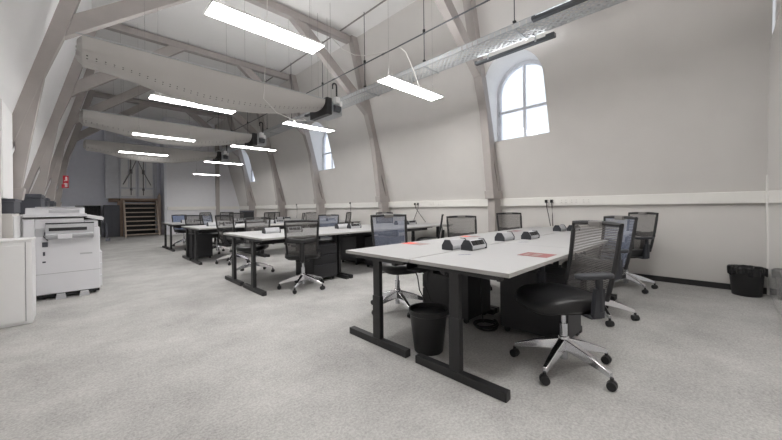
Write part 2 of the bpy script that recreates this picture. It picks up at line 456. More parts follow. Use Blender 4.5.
# ------------------------------------------------------------------ textile air ducts and their fan units
def hprof(x):
    ks = [(0, .25), (.16, .275), (.5, .335), (.84, .42), (1.36, .49), (1.8, .49), (2.3, .44), (2.88, .33), (3.2, .24), (3.5, .17), (3.56, .15)]
    for (a, p), (c, q) in zip(ks, ks[1:]):
        if x <= c:
            t = (x-a)/(c-a); return p+(q-p)*t
    return ks[-1][1]
LD = 3.5
dlab = ['nearest grey fabric air duct hanging across the ceiling in front of the truss',
        'middle grey fabric air duct, with a lit strip panel hung before it',
        'farthest grey fabric air duct, low in front of the end wall']
flab = ['fan unit at the right end of the nearest fabric duct', 'fan unit at the right end of the middle fabric duct', 'fan unit at the right end of the farthest fabric duct']
for k, (dy, dz, dx) in enumerate(((5.78, 3.29, .07), (9.66, 3.25, .12), (13.2, 3.2, .22))):
    t = empty('fabric_air_duct', (dx, dy, dz)); tag(t, dlab[k], 'air duct', 'textile air ducts')
    hw = .3
    def sec(x, v):
        a = PI*v
        h = hprof(x); p = 1.0
        sag = .028*math.sin(a*11+x*5)*math.exp(-x/.22)*math.sin(a)**.5 if 0 < v < 1 else 0
        return Vector((x, -hw*p*math.cos(a)*(1+.0*x), -h*(math.sin(a)**.8 if math.sin(a) > 0 else 0) + sag))
    b = MB(); b.grid(lambda u, v: sec(u**1.6*LD, v), 70, 40, uv=lambda u, v: (u**1.6*LD, 1-v if False else (v*2 if v < .5 else 3)))
    b.build('duct_skin', M_duct, t, smooth=True, angle=80)
    b = MB(); b.grid(lambda u, v: Vector((u*LD, (2*v-1)*hw, .004)), 40, 2); b.build('duct_top', M_duct, t)
    # gathered end cap with pleats
    def cap(u, v):
        a = PI*v; pl = .022*math.sin(v*PI*9)*math.sin(PI*u)
        y = -hw*math.cos(a); z = -hprof(0)*(max(0, math.sin(a))**.8)
        return Vector((-.05*math.sin(PI*u*.5) + .05*0 + pl, y*(1-u*.75), z*(1-u*.5)))
    b = MB(); b.grid(cap, 6, 36); b.build('gathered_end', M_duct, t, smooth=True)
    b = MB(); b.cyl((-.06, -hw, .012), (LD, -hw, .012), .009, n=8).cyl((-.06, hw, .012), (LD, hw, .012), .009, n=8)
    b.build('suspension_rail', M_steel, t)
    for fx in (.62, 1.95, 3.2): b = MB(); b.cyl((fx, -hw, .012), (fx, -hw, ZC-dz), .002, n=6); b.build('hanger_wire', M_wire, t)
    # fan unit
    f = empty('fan_unit', (dx+LD+.02, dy, dz)); tag(f, flab[k], 'fan unit', 'duct fan units')
    b = MB(); b.box(0, .12, -.33, .33, -.28, .06, bev=.01); b.build('collar', M_black, f)
    b = MB(); b.box(.122, .42, -.26, .26, -.24, .02, bev=.012); b.build('housing', M_steel, f)
    b = MB(); b.cyl((.2, -.27, -.12), (.34, -.27, -.12), .07, n=16).cyl((.27, -.262, -.12), (.27, -.33, -.12), .05, n=16); b.build('motor', M_dsteel, f, smooth=True)
    b = MB(); b.tube([(.36, -.15, .02)] + [(.36, -.15, .4)] + [(.31-.05*math.cos(a)+.0, -.15, .4+.05*math.sin(a)) for a in [PI*(1-i/6) for i in range(7)]] + [(.26, -.15, .33)], .018, 8); b.build('gooseneck_pipe', M_black, f, smooth=True)
    b = MB(); b.box(.2, .3, -.36, -.26, -.02, .1).box(.31, .37, -.33, -.25, -.06, .04); b.build('valve', M_lampedge, f)
    for q in ((.16, -.24), (.16, .24), (.4, .24)): b = MB(); b.cyl((q[0], q[1], .02), (q[0], q[1], ZC-dz), .0035, n=6); b.build('hanger_rod', M_wire, f)

# ------------------------------------------------------------------ ceiling services over the window side
t = empty('cable_tray', (4.66, 0, 3.64)); tag(t, 'perforated steel cable tray running the length of the room under the slope', 'cable tray')
b = MB(); b.box(-.19, .19, .62, 17.2, 0, .004); b.build('tray_base', M_tray, t)
b = MB(); b.box(-.194, -.188, .62, 17.2, 0, .07).box(.188, .194, .62, 17.2, 0, .07); b.build('tray_side', M_tray, t)
b = MB(); b.box(-.2, -.186, .62, 17.2, .068, .076).box(.186, .2, .62, 17.2, .068, .076).box(-.2, -.184, .62, 17.2, -.006, .0).box(.184, .2, .62, 17.2, -.006, .0); b.build('tray_lip', M_steel, t)
b = MB()
for i in range(5): b.tube([(-.1+.03*i, y*1.0, .012+.004*((i+j) % 2)) for j, y in enumerate([.8+1.2*j for j in range(14)])], .007, 6)
b.build('tray_cables', M_wcable, t)
b = MB(); b.box(.02, .17, .63, .8, .006, .06, bev=.02); b.build('junction_box', M_dsteel, t)
RODY = [2.0+1.65*i for i in range(9)]
for y in RODY: b = MB(); b.box(-.21, .21, y-.012, y+.012, -.022, -.006); b.build('tray_bracket', M_steel, t)
for i, y in enumerate(RODY):
    r = empty('suspension_rod', (4.455, y, 3.64))
    lab = 'thin black rod hanging the cable tray, %s' % ['the one above the first window', 'second from the near end', 'third from the near end',
        'fourth from the near end', 'fifth from the near end', 'sixth from the near end', 'seventh from the near end', 'next to last toward the end wall', 'nearest the end wall'][i]
    tag(r, lab, 'rod', 'tray suspension rods')
    b = MB(); b.cyl((0, 0, .078), (0, 0, ZC-3.64), .008, n=8); b.build('rod', M_dsteel, r)
    b = MB(); b.box(-.02, .02, -.02, .02, .078, .1).cyl((0, 0, .575), (0, 0, .645), .025, n=10); b.build('rod_clamp', M_black, r)
b = MB(); b.cyl((4.18, 1.8, 4.03), (4.18, 17.2, 4.03), .012, n=10)
for i in range(10): b.cyl((4.18, 2.75+1.65*i, 4.03), (4.18, 2.81+1.65*i, 4.03), .016, n=10)
tag(b.build('conduit_pipe', M_dsteel, smooth=True), 'dark grey conduit pipe running level above the cable tray', 'pipe')
b = MB(); b.box(4.49, 4.515, 2.0, 17.2, ZC-.02, ZC)
tag(b.build('ceiling_track', M_wire), 'narrow grey track fixed along the ceiling above the tray', 'track')
for k, (x, y0, y1, z) in enumerate(((4.93, 1.62, 2.9, 3.58), (4.38, 1.06, 1.72, 3.62), (4.405, 6.25, 7.7, 3.6))):
    u = empty('linear_uplight', (x, (y0+y1)/2, z)); h = (y1-y0)/2
    tag(u, ['grey linear uplight beside the cable tray, just above the first arched window',
            'dark linear uplight at the top edge of the photo by the tray end',
            'linear uplight beneath the right end of the nearest fabric duct'][k], 'light', 'linear uplights')
    b = MB(); b.prism([(-.05, -.0), (-.035, -.035), (.035, -.035), (.05, 0), (.042, 0), (.03, -.028), (-.03, -.028), (-.042, 0)], 'y', -h, h); b.build('housing', M_dsteel, u)
    b = MB(); b.cyl((0, -h+.05, -.008), (0, h-.05, -.008), .012, n=10); b.build('tube_lamp', M_tube, u)
    b = MB(); b.box(-.045, .045, -h, -h+.12, -.034, .03, bev=.008).box(-.045, .045, h-.05, h, -.034, .02, bev=.008); b.build('end_cap', M_dsteel, u)
    for yy in (-h*.6, h*.6):
        b = MB(); xa, xb = (-.12, -.051) if x > 4.66 else (.051, .14)
        b.box(xa, xb, yy-.012, yy+.012, 3.62-z, 3.6338-z).box(min(xa, xb) if x < 4.66 else xb-.006, (xa+.006) if x < 4.66 else xb, yy-.012, yy+.012, -.03, 3.62-z if 3.62-z > 0 else .01)
        b.build('arm', M_steel, u)

# hanging LED panels
panels = [(1.50, 3.35, 3.02, 1.2, 'large glowing panel light nearest the camera at the top of the photo'),
          (3.90, 3.45, 3.02, 1.3, 'hanging panel light in front of the cable tray, right of centre'),
          (1.46, 6.22, 2.895, 1.26, 'hanging panel light just under the nearest fabric duct'),
          (3.84, 6.55, 2.98, 1.22, 'hanging panel light before the second arched window'),
          (1.51, 9.1, 2.825, 1.22, 'strip panel light seen against the middle fabric duct'),
          (1.53, 12.52, 2.88, 1.22, 'strip panel light seen against the farthest fabric duct'),
          (3.62, 9.22, 2.845, 1.22, 'hanging panel light at the right end of the middle duct'),
          (3.90, 12.72, 2.82, 1.28, 'hanging panel light at the right end of the farthest duct'),
          (4.02, 15.4, 2.62, 1.0, 'lowest and farthest hanging strip light, before the end wall'),
          (1.44, .3, 3.0, 1.22, 'added unseen panel light continuing the left row by the near gable wall'),  # unseen panel added along the left row to light the near end
          (2.95, .1, 3.02, 1.2, 'added unseen panel light brightening the near right end, off the regular rows')]  # unseen lamp added off the rows to brighten the near right
for x, y, z, L, lab in panels:
    p = empty('pendant_panel_light', (x, y, z)); tag(p, lab, 'light', 'hanging panel lights')
    h = L/2; w = .14 if y < 4 else .115; far = x < 2 and y > 8 or y > 15 or y < 1
    b = MB(); b.box(-h, h, -w, w, .003, .022, bev=.003); b.build('panel_frame', M_lampedge, p)
    b = MB(); b.box(-h+.012, h-.012, -w+.012, w-.012, -.001, .003); b.build('diffuser', M_strip if far else M_panel, p)
    if y < 7: b = MB(); b.box(-h+.03, h-.33, -w+.03, w-.03, .0222, .026); b.build('added_top_glow', M_ceilfill, p)  # up-facing glow added to brighten the ceiling and slopes
    b = MB()
    for sx in (-h+.12, h-.12):
        b.cyl((sx, 0, .022), (sx, 0, ZC-z), .0018, n=6)
        b.cyl((sx-.06, -.1, .022), (sx, 0, .22), .002, n=5).cyl((sx+.06, .1, .022), (sx, 0, .22), .002, n=5)
    b.build('suspension_wire', M_wire, p)
    b = MB(); b.box(h-.3, h-.1, -.04, .04, .022, .05, bev=.006); b.build('driver_box', M_lampedge, p)
# drooping white flex
b = MB(); b.tube([(4.5, 6.6, ZC-.03), (4.47, 6.1, 4.82), (4.42, 5.6, 4.5), (4.36, 5.2, 4.33), (4.28, 4.8, 4.2), (4.2, 4.3, 4.06), (4.19, 4.05, 4.05), (4.24, 3.9, 3.9), (4.3, 3.75, 3.5), (4.28, 3.6, 3.15), (4.26, 3.5, 3.075)], .008, 6)
tag(b.build('power_flex', M_wcable, smooth=True), 'white flex drooping from the ceiling to the panel light right of centre', 'cable', 'white lamp flexes')
b = MB(); b.tube([(2.35, 5.3, ZC-.02), (2.33, 5.35, 4.0), (2.3, 5.38, 3.3), (2.3, 5.42, 3.0), (2.55, 5.46, 2.82), (2.85, 5.42, 2.74), (3.15, 5.5, 2.8), (3.3, 5.9, 2.95), (3.36, 6.4, 3.02), (3.46, 6.52, 3.045)], .006, 6)
tag(b.build('power_flex', M_wcable, smooth=True), 'white flex looping in front of the nearest fabric duct', 'cable', 'white lamp flexes')

# ------------------------------------------------------------------ desks
DX0 = 1.72; DL = 1.4; DZ = .742
IDX = [1.72, 1.68, 1.75, 1.82]
ISL = [(.82, 'frontmost desk island'), (4.06, 'second desk island'), (7.30, 'third desk island'), (10.2, 'rearmost desk island')]
def make_desk(s):
    """s=+1: user sits on the -Y side (near row), origin at mid length of the user edge on the floor"""
    d = empty('office_desk'); D = .755
    b = MB(); b.box(-DL/2+.003, DL/2-.003, 0, D*s, DZ-.026, DZ, bev=.002) if s > 0 else b.box(-DL/2+.003, DL/2-.003, -D, 0, DZ-.026, DZ, bev=.002)
    o = b.build('tabletop', [M_desk, M_edge], d)
    for p in o.data.polygons:
        if abs(p.normal.z) < .5: p.material_index = 1
    for sx in (-1, 1):
        x = sx*(DL/2-.04)
        b = MB()
        y0, y1 = (.385*s-.042, .385*s+.042)
        b.box(x-.022, x+.022, y0, y1, .055, .40, bev=.003)
        leg = b.build('leg', M_frame, d)
        b = MB(); b.box(x-.018, x+.018, y0+.005, y1-.005, .40, DZ-.03, bev=.002); b.build('inner_post', M_frame, leg)
        b = MB(); ya, yb = sorted((.03*s, .715*s)); b.box(x-.028, x+.028, ya, yb, 0, .055, bev=.003); b.build('foot', M_frame, leg)
        b = MB(); ya, yb = sorted((.06*s, .69*s)); b.box(x-.02, x+.02, ya, yb, DZ-.055, DZ-.026, bev=.002); b.build('top_arm', M_frame, leg)
    b = MB(); ya, yb = sorted((.5*s, .54*s)); b.box(-DL/2+.09, DL/2-.09, ya, yb, DZ-.09, DZ-.03); b.build('crossbar', M_frame, d)
    b = MB(); ya, yb = sorted((.56*s, .70*s)); b.box(-.5, .5, ya, yb, DZ-.14, DZ-.125).box(-.5, .5, yb-.006, yb, DZ-.125, DZ-.06).box(-.5, .5, ya, ya+.006, DZ-.125, DZ-.08); b.build('wire_basket', M_black, d)
    return d
proto = {1: make_desk(1), -1: make_desk(-1)}; used = {1: False, -1: False}
place = ['aisle end', 'middle', 'window end']
for ki, (y0, isl) in enumerate(ISL):
    for row, (s, yy) in (('near', (1, y0)), ('far', (-1, y0+1.525))):
        for i in range(3):
            d = copy_tree(proto[s]) if used[s] else proto[s]; used[s] = True
            d.location = (IDX[ki]+DL/2+i*DL, yy, 0)
            tag(d, 'pale grey bench desk at the %s of the %s row, %s' % (place[i], row, isl), 'desk', 'bench desks')

# ------------------------------------------------------------------ chairs
def curve_back(v):   # backrest side profile: y, z for v 0..1 (bottom to top), chair faces +Y
    z = .50+v*.47
    y = -.160 - .095*v - .010*math.sin(PI*v)
    return y, z
def make_chair(arms):
    c = empty('office_chair')
    # star base
    b = MB(); b.cyl((0, 0, .125), (0, 0, .215), .042, .034, 16)
    for k in range(5):
        a = R(20+72*k); dx, dy = math.cos(a), math.sin(a)
        M = Matrix.Rotation(a, 4, 'Z')
        v = []
        for x, w, z0, z1 in ((.02, .03, .13, .20), (.17, .024, .105, .16), (.32, .017, .074, .104)):
            v += [(x, -w, z0), (x, w, z0), (x, w*.75, z1), (x, -w*.75, z1)]
        f = [(3, 2, 1, 0), (8, 9, 10, 11)]
        for r in (0, 4):
            f += [(r+i, r+(i+1) % 4, r+4+(i+1) % 4, r+4+i) for i in range(4)]
        b._add(v, f, M)
    base = b.build('star_base', M_alu, c, smooth=True, bev=.004)
    for k in range(5):
        a = R(20+72*k); px, py = .322*math.cos(a), .322*math.sin(a)
        t = a+R(random.uniform(20, 160)); tx, ty = math.cos(t), math.sin(t)
        b = MB()
        for sgn in (-1, 1):
            p0 = Vector((px+tx*.004*sgn, py+ty*.004*sgn, .029)); p1 = Vector((px+tx*.026*sgn, py+ty*.026*sgn, .029))
            b.cyl(p0, p1, .029, .026, 16)
        b.cyl((px, py, .03), (px, py, .075), .011, n=8)
        b.build('caster', M_black, base, smooth=True)
    b = MB(); b.cyl((0, 0, .06), (0, 0, .13), .027, n=16).cyl((0, 0, .13), (0, 0, .30), .026, n=16).cyl((0, 0, .30), (0, 0, .41), .016, n=16)
    b.build('gas_lift', M_chrome, c, smooth=True)
    b = MB(); b.box(-.09, .09, -.16, .12, .395, .435, bev=.012).box(-.16, .16, -.06, .06, .415, .435, bev=.006)
    b.cyl((.09, .05, .41), (.23, .07, .405), .006, n=8).cyl((.23, .07, .405), (.255, .07, .405), .011, n=8)
    b.build('tilt_mechanism', M_black, c)
    # seat cushion, waterfall front
    def seat(u, v):
        return None
    b = MB(); n = 28
    def outl(t, k):
        ct, stn = math.cos(t), math.sin(t); e = 2/3.4
        return (math.copysign(abs(ct)**e, ct)*.245*k, math.copysign(abs(stn)**e, stn)*.235*k + .045)
    rings = [(.80, .434), (.94, .438), (1.0, .455), (1.0, .478), (.97, .500), (.88, .512), (.6, .514), (.25, .511)]
    v = []
    for k, z in rings:
        for i in range(n):
            x, y = outl(2*PI*i/n, k)
            zz = z - .03*max(0, (y-.12)/.15)**2 + .012*(abs(x)/.245)**2*(1 if z > .49 else 0)
            v.append((x, y, zz))
    f = []
    for j in range(len(rings)-1):
        for i in range(n): f.append((j*n+i, j*n+(i+1) % n, (j+1)*n+(i+1) % n, (j+1)*n+i))
    f += [tuple(reversed(range(n))), tuple(range((len(rings)-1)*n, len(rings)*n))]
    b._add(v, f); st_ = b.build('seat', M_leather, c, smooth=True, angle=70)
    b = MB(); b.prism([outl(2*PI*i/n, .86) for i in range(n)], 'z', .424, .440); b.build('seat_pan', M_black, st_)
    # back frame: rounded rectangle tube following the recline
    def fw(v): return .195 + .02*v
    pts = []
    K = 8
    for i in range(K+1): pts.append((-fw(i/K), i/K))
    for i in range(1, 6): pts.append((-fw(1)+2*fw(1)*i/6, 1.0+.012*math.sin(PI*i/6)))
    for i in range(K+1): pts.append((fw(1-i/K), 1-i/K))
    for i in range(1, 6): pts.append((fw(0)-2*fw(0)*i/6, 0-.03*math.sin(PI*i/6)))
    P3 = []
    for x, v in pts:
        y, z = curve_back(v); P3.append((x, y - .02*(1-(x/.235)**2)*-1*-1, z))
    b = MB(); b.tube(P3, .0155, 8, closed=True); bk = b.build('backrest_frame', M_black, c, smooth=True)
    def mp(u, v):
        x = (2*u-1)*fw(v)*.99; y, z = curve_back(v); return Vector((x, y - .02*(1-(x/.235)**2), z))
    b = MB(); b.grid(mp, 10, 14); b.build('mesh_panel', M_mesh, bk, smooth=True)
    # label clip on top of back
    b = MB(); y, z = curve_back(1.0); b.box(-.055, .055, y-.025, y+.012, z-.02, z+.018, bev=.006)
    b.build('top_clip', mat('clip_grey', (120, 118, 116), .5, noise=.02) if not bpy.data.materials.get('clip_grey') else bpy.data.materials['clip_grey'], bk)
    b = MB(); 
    y0, z0 = curve_back(.35)
    b.grid(lambda u, v: Vector(((2*u-1)*.19, curve_back(.40)[0]-.045-.01*math.cos((2*u-1)*1.5), .66+.065*v+.02*abs(2*u-1))), 10, 3)
    sol = b.build('lumbar_support', M_black, bk, smooth=True); m_ = sol.modifiers.new('solid', 'SOLIDIFY'); m_.thickness = .012
    b = MB(); b.tube([(0, -.10, .41), (0, -.18, .415), (0, -.235, .45), (0, -.26, .55), (0, -.27, .68)], [.03, .034, .036, .034, .03], 10)
    b.build('back_spine', M_black, c, smooth=True)
    if arms:
        for s in (-1, 1):
            b = MB(); b.box(min(s*.1, s*.29), max(s*.1, s*.29), -.05, .03, .418, .434, bev=.005)
            b.prism([(-.055, .425), (.02, .425), (-.0, .60), (-.06, .60)], 'x', s*.285-.016, s*.285+.016)
            b.cyl((s*.285, -.034, .46), (s*.285, -.03, .665), .021, n=12)
            a = b.build('armrest', M_dgrey2, c, smooth=True, bev=.004)
            b = MB(); nn = 20
            oo = [(s*.29+.043*math.copysign(abs(math.cos(t))**.7, math.cos(t)), .005+.125*math.copysign(abs(math.sin(t))**.7, math.sin(t))) for t in [2*PI*i/nn for i in range(nn)]]
            b.prism(oo, 'z', .662, .69); b.build('arm_pad', M_dgrey2, a, smooth=True, bev=.008)
    return c
chA = make_chair(True); chB = make_chair(False)
CH = [  # x, y, facing (deg from +X), scale of height, arms, mesh colour, label
 (2.41, .76, 144, 1.02, 1, None, 'black mesh office chair with armrests, nearest the camera at the front desks'),
 (3.76, .88, 137, 1.02, 1, M_mesh_day, 'daylight-tinted mesh office chair with armrests, second along the right of the front desks'),
 (5.30, .88, 142, 1.03, 1, None, 'black mesh office chair with armrests, closest to the right wall'),
 (2.52, 2.48, 246, 1.055, 0, M_mesh_day, 'daylight-tinted mesh office chair behind the left end of the front desks'),
 (3.88, 2.45, 230, 1.0, 0, None, 'mesh chair whose back rises behind the middle of the front desks'),
 (5.22, 2.36, 230, 1.02, 0, None, 'mesh chair behind the front desks beside the truss post'),
 (2.28, 4.11, 58, .98, 0, None, 'armless mesh chair seen from behind at the second desk island'),
 (4.95, 3.98, 127, .99, 0, None, 'mesh chair seen edge-on between the front and second islands'),
 (2.22, 5.72, 232, .98, 0, None, 'mesh chair on the far side of the second island, aisle end'),
 (3.78, 5.78, 230, .995, 0, M_mesh_day, 'daylight-tinted mesh chair behind the middle of the second island'),
 (5.60, 5.90, 235, 1.01, 0, None, 'mesh chair at the window end of the second island, far side'),
 (5.2, 7.32, 127, 1.02, 0, None, 'mesh chair seen edge-on at the window end of the third island'),
 (2.35, 7.10, 30, 1.02, 0, None, 'mesh chair seen from behind at the aisle end of the third island'),
 (2.58, 9.05, 315, 1.01, 0, M_mesh_day, 'mesh chair turned sideways beyond the aisle end of the third island'),
 (4.85, 9.2, 158, 1.0, 0, None, 'mesh chair behind the third island, left of the pair by the wall'),
 (5.52, 9.35, 235, 1.0, 0, None, 'mesh chair behind the third island, right of the pair by the wall'),
 (2.42, 10.1, 45, .99, 0, None, 'mesh chair on the near side of the rearmost island, aisle end'),
 (2.42, 11.85, 285, .98, 0, M_mesh_day_dense, 'mesh chair tinted bright daylight blue at the far end of the rearmost island'),
 (3.55, 10.1, 45, 1.03, 0, None, 'mesh chair on the near side of the rearmost island, middle'),
 (4.25, 10.1, 110, 1.03, 0, None, 'mesh chair turned sideways near the window end of the rearmost island'),
 (2.93, 12.1, 215, 1.04, 0, None, 'mesh chair behind the rearmost island, near the daylight-tinted one'),
 (3.68, 12.05, 235, 1.04, 0, None, 'mesh chair behind the rearmost island, middle'),
 (5.35, 11.9, 235, 1.01, 0, None, 'mesh chair behind the rearmost island, window end'),
]
uA = uB = False
BASE = {0: 32, 2: 10, 3: 0, 6: 17}      # how far each star base is swivelled under its seat
for ci, (x, y, a, sz, arms, mm, lab) in enumerate(CH):
    if arms: c = copy_tree(chA) if uA else chA; uA = True
    else: c = copy_tree(chB) if uB else chB; uB = True
    c.location = (x, y, 0); c.rotation_euler = (0, 0, R(a-90)); c.scale = (1, 1, sz)
    tag(c, lab, 'chair', 'office chairs')
    for bf in c.children:
        if bf.name.startswith('star_base'): bf.rotation_euler = (0, 0, R(BASE.get(ci, (ci*29) % 72 if ci > 3 else 2)))
        if bf.name.startswith('backrest_frame'):
            for q in bf.children:
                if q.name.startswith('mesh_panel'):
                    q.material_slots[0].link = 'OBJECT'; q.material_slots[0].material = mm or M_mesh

# ------------------------------------------------------------------ desk power modules
def make_module():
    m = empty('desk_power_module')
    b = MB(); b.prism([(-.050, 0.012), (-.050, .036), (-.022, .083), (.022, .083), (.050, .036), (.050, .012)], 'x', -.115, .115); b.build('housing', M_copgrey, m)
    for s in (-1, 1):
        b = MB(); b.prism([(-.055, 0), (-.055, .04), (-.024, .088), (.024, .088), (.055, .04), (.055, 0)], 'x', s*.115-.006+.006*s, s*.115+.006+.006*s); b.build('end_plate', M_dgrey2, m)
    for i in (-1, 0, 1):
        b = MB(); M = Matrix.Translation((i*.066, -.038, .0605)) @ Matrix.Rotation(R(59), 4, 'X')
        b.box(-.029, .029, -.021, .021, -.003, .004, M); b.build('socket_outlet', M_dark, m)
    b = MB(); b.box(-.115, .115, .02, .04, 0, .012).box(-.115, .115, -.04, -.02, 0, .012); b.build('clamp_foot', M_steel, m)
    return m
mods = []
ylab = ['frontmost desk island', 'second desk island', 'third desk island', 'rearmost desk island']
mod0 = make_module(); um = False
spots = []
for k, (y0, isl) in enumerate(ISL):
    for i in range(3):
        spots.append((IDX[k]+(.80, 2.02, 3.6)[i], y0+.70, 0, k, i, 'near'))
        spots.append((IDX[k]+((.72, 1.68, 3.45) if k == 0 else (.50, 1.85, 3.4))[i], y0+.845, 180, k, i, 'far'))
for x, y, a, k, i, sd in spots:
    m = copy_tree(mod0) if um else mod0; um = True
    m.location = (x, y, DZ); m.rotation_euler = (0, 0, R(a))
    tag(m, 'grey desk power module, %s side, %s desk of the %s' % (sd, ['aisle-end', 'middle', 'window-end'][i], ylab[k]), 'power socket', 'desk power modules')

# ------------------------------------------------------------------ drawer pedestals
def make_pedestal(h=.57):
    p = empty('drawer_pedestal')    # fronts face -Y
    b = MB(); b.box(-.21, .21, -.27, .27, .05, h, bev=.004); b.build('carcass', M_ped, p)
    zs = [.06, .06+(h-.07)*.42, .06+(h-.07)*.71, h-.008]
    for z0, z1 in zip(zs, zs[1:]):
        b = MB(); b.box(-.207, .207, -.288, -.2715, z0+.004, z1-.004, bev=.003); d = b.build('drawer', M_ped, p)
        b = MB(); b.box(-.2, .2, -.292, -.2885, z1-.012, z1-.007); b.build('pull_edge', M_dgrey, d)
    b = MB(); b.cyl((.16, -.288, h-.04), (.16, -.294, h-.04), .01, n=12); b.build('lock', M_chrome, p, smooth=True)
    for sx in (-1, 1):
        for sy in (-1, 1):
            b = MB(); b.cyl((sx*.17-.012, sy*.22, .025), (sx*.17+.012, sy*.22, .025), .025, n=12).box(sx*.17-.016, sx*.17+.016, sy*.22-.02, sy*.22+.02, .03, .05); b.build('caster', M_black, p)
    return p
pd0 = make_pedestal(); up = False
for x, y, a, lab in ((2.883, 1.11, 0, 'black drawer pedestal under the front desk beside the nearest chair'),
                     (2.83, 1.92, 180, 'black drawer pedestal under the front island, left of the coiled cable'),
                     (2.73, 4.51, 0, 'dark three-drawer pedestal right of the chair seen from behind'),
                     (4.10, 5.22, 180, 'black drawer pedestal under the far row of the second island'),
                     (4.10, 4.42, 0, 'black drawer pedestal under the near row of the second island'),
                     (2.03, 8.45, 180, 'black drawer pedestal under the aisle end of the third island')):
    p = copy_tree(pd0) if up else pd0; up = True
    p.location = (x, y, 0); p.rotation_euler = (0, 0, R(a)); p.scale = (.8 if x == 2.883 else 1, 1, 1); tag(p, lab, 'pedestal', 'drawer pedestals')

# ------------------------------------------------------------------ bins
def lathe_bin(name, x, y, r0, r1, h, lab):
    t = empty(name, (x, y, 0)); tag(t, lab, 'bin', None)
    b = MB(); b.lathe([(r0*.96, 0), (r0, .006), (r1, h-.02), (r1, h), (r1-.006, h), (r1-.008, h-.03), (r0-.006, .014), (.01, .012)], n=36); b.build('bin_body', M_bin, t, smooth=True)
    b = MB(); b.lathe([(r1+.001, h-.035), (r1+.006, h-.03), (r1+.006, h+.004), (r1-.004, h+.004), (r1-.004, h-.03)], n=36); b.build('rim', M_bin, t, smooth=True)
    return t
lathe_bin('waste_bin', 1.965, 1.60, .112, .147, .325, 'round black waste bin between the two front desk legs')
t = lathe_bin('waste_bin', 5.845, -.235, .128, .152, .335, 'round black waste bin with a liner bag in the right corner')
def bag(u, v):
    a = 2*PI*u; rr = .158+.006*math.sin(17*a)+.008*math.sin(7*a+1)
    ks = [(.88, .29), (1.0, .345), (1.03, .34), (1.03, .305), (1.02, .26+.016*math.sin(5*a)+.01*math.sin(11*a))]
    k = v*(len(ks)-1); i = min(int(k), len(ks)-2); f = k-i
    r = rr*(ks[i][0]*(1-f)+ks[i+1][0]*f); z = ks[i][1]*(1-f)+ks[i+1][1]*f
    return Vector((r*math.cos(a), r*math.sin(a), z+.006*math.sin(13*a)*(v if v < .5 else 1-v)))
b = MB(); b.grid(bag, 80, 12); b.build('liner_bag', M_bag, t, smooth=True)

# ------------------------------------------------------------------ cables
b = MB()
cp = []
for i in range(90):
    a = 2*PI*i/30; r = .115+.012*math.sin(i*.37); cp.append((2.69+r*math.cos(a)+.01*math.sin(i*.2), 1.51+r*.85*math.sin(a), .012+.013*(i/30)))
b.tube(cp, .008, 6)
tag(b.build('coiled_cable', M_cable, smooth=True), 'black cable coiled on the carpet under the front desk', 'cable')
def hang(name, pts, lab, r=.006, m=None, grp='hanging cables'):
    b = MB(); b.tube(pts, r, 6); tag(b.build(name, m or M_cable, smooth=True), lab, 'cable', grp)
hang('hanging_cable', [(2.30, 2.2, .70), (2.32, 2.12, .62), (2.36, 2.05, .45), (2.33, 2.0, .33), (2.4, 1.98, .2), (2.5, 1.95, .01)], 'black cable hanging under the front desks, left of the pedestal')
hang('hanging_cable', [(2.5, 2.0, .70), (2.42, 2.0, .58), (2.44, 1.98, .5), (2.38, 1.97, .38), (2.42, 1.96, .26), (2.52, 1.92, .01)], 'looping black cable below the gap between the two front tabletops')
hang('hanging_cable', [(2.70, 1.58, .62), (2.69, 1.56, .4), (2.68, 1.54, .15), (2.66, 1.52, .05)], 'thin dark cable dropping straight to the coil under the front desk')
# wall plugs with leads
for lab, y, pts in (('black plug and lead on the wall trunking, left of the two by the front desks', 2.14, [(5.975, 2.14, 1.17), (5.985, 2.14, 1.1), (5.985, 2.11, .95), (5.96, 2.07, .76)]),
                    ('black plug and lead on the wall trunking, right of the two by the front desks', 2.05, [(5.975, 2.05, 1.17), (5.985, 2.05, 1.1), (5.985, 2.045, .95), (5.96, 2.03, .76)]),
                    ('left of two crossing leads plugged in behind the second island', 5.24, [(5.975, 5.24, 1.17), (5.985, 5.23, 1.1), (5.985, 5.1, .95), (5.96, 4.9, .76)]),
                    ('right of two crossing leads plugged in behind the second island', 5.14, [(5.975, 5.14, 1.17), (5.985, 5.15, 1.1), (5.985, 5.22, .95), (5.96, 5.3, .76)]),
                    ('black lead rising to the wall trunking behind the third island', 7.86, [(5.975, 7.86, 1.24), (5.985, 7.86, 1.1), (5.985, 7.87, .9), (5.96, 7.88, .76)]),
                    ('black lead rising to the wall trunking near the fourth truss', 11.2, [(5.975, 11.2, 1.24), (5.985, 11.2, 1.1), (5.985, 11.2, .9), (5.96, 11.2, .76)])):
    w = empty('plug_lead', pts[0]); tag(w, lab, 'plug', 'wall plugs with leads')
    o0 = Vector(pts[0])
    b = MB(); b.box(-.025, .005, -.022, .022, .0, .055, bev=.006); b.build('plug', M_cable, w)
    b = MB(); b.tube([Vector(p)-o0 for p in pts], .007, 6); b.build('lead', M_cable, w, smooth=True)

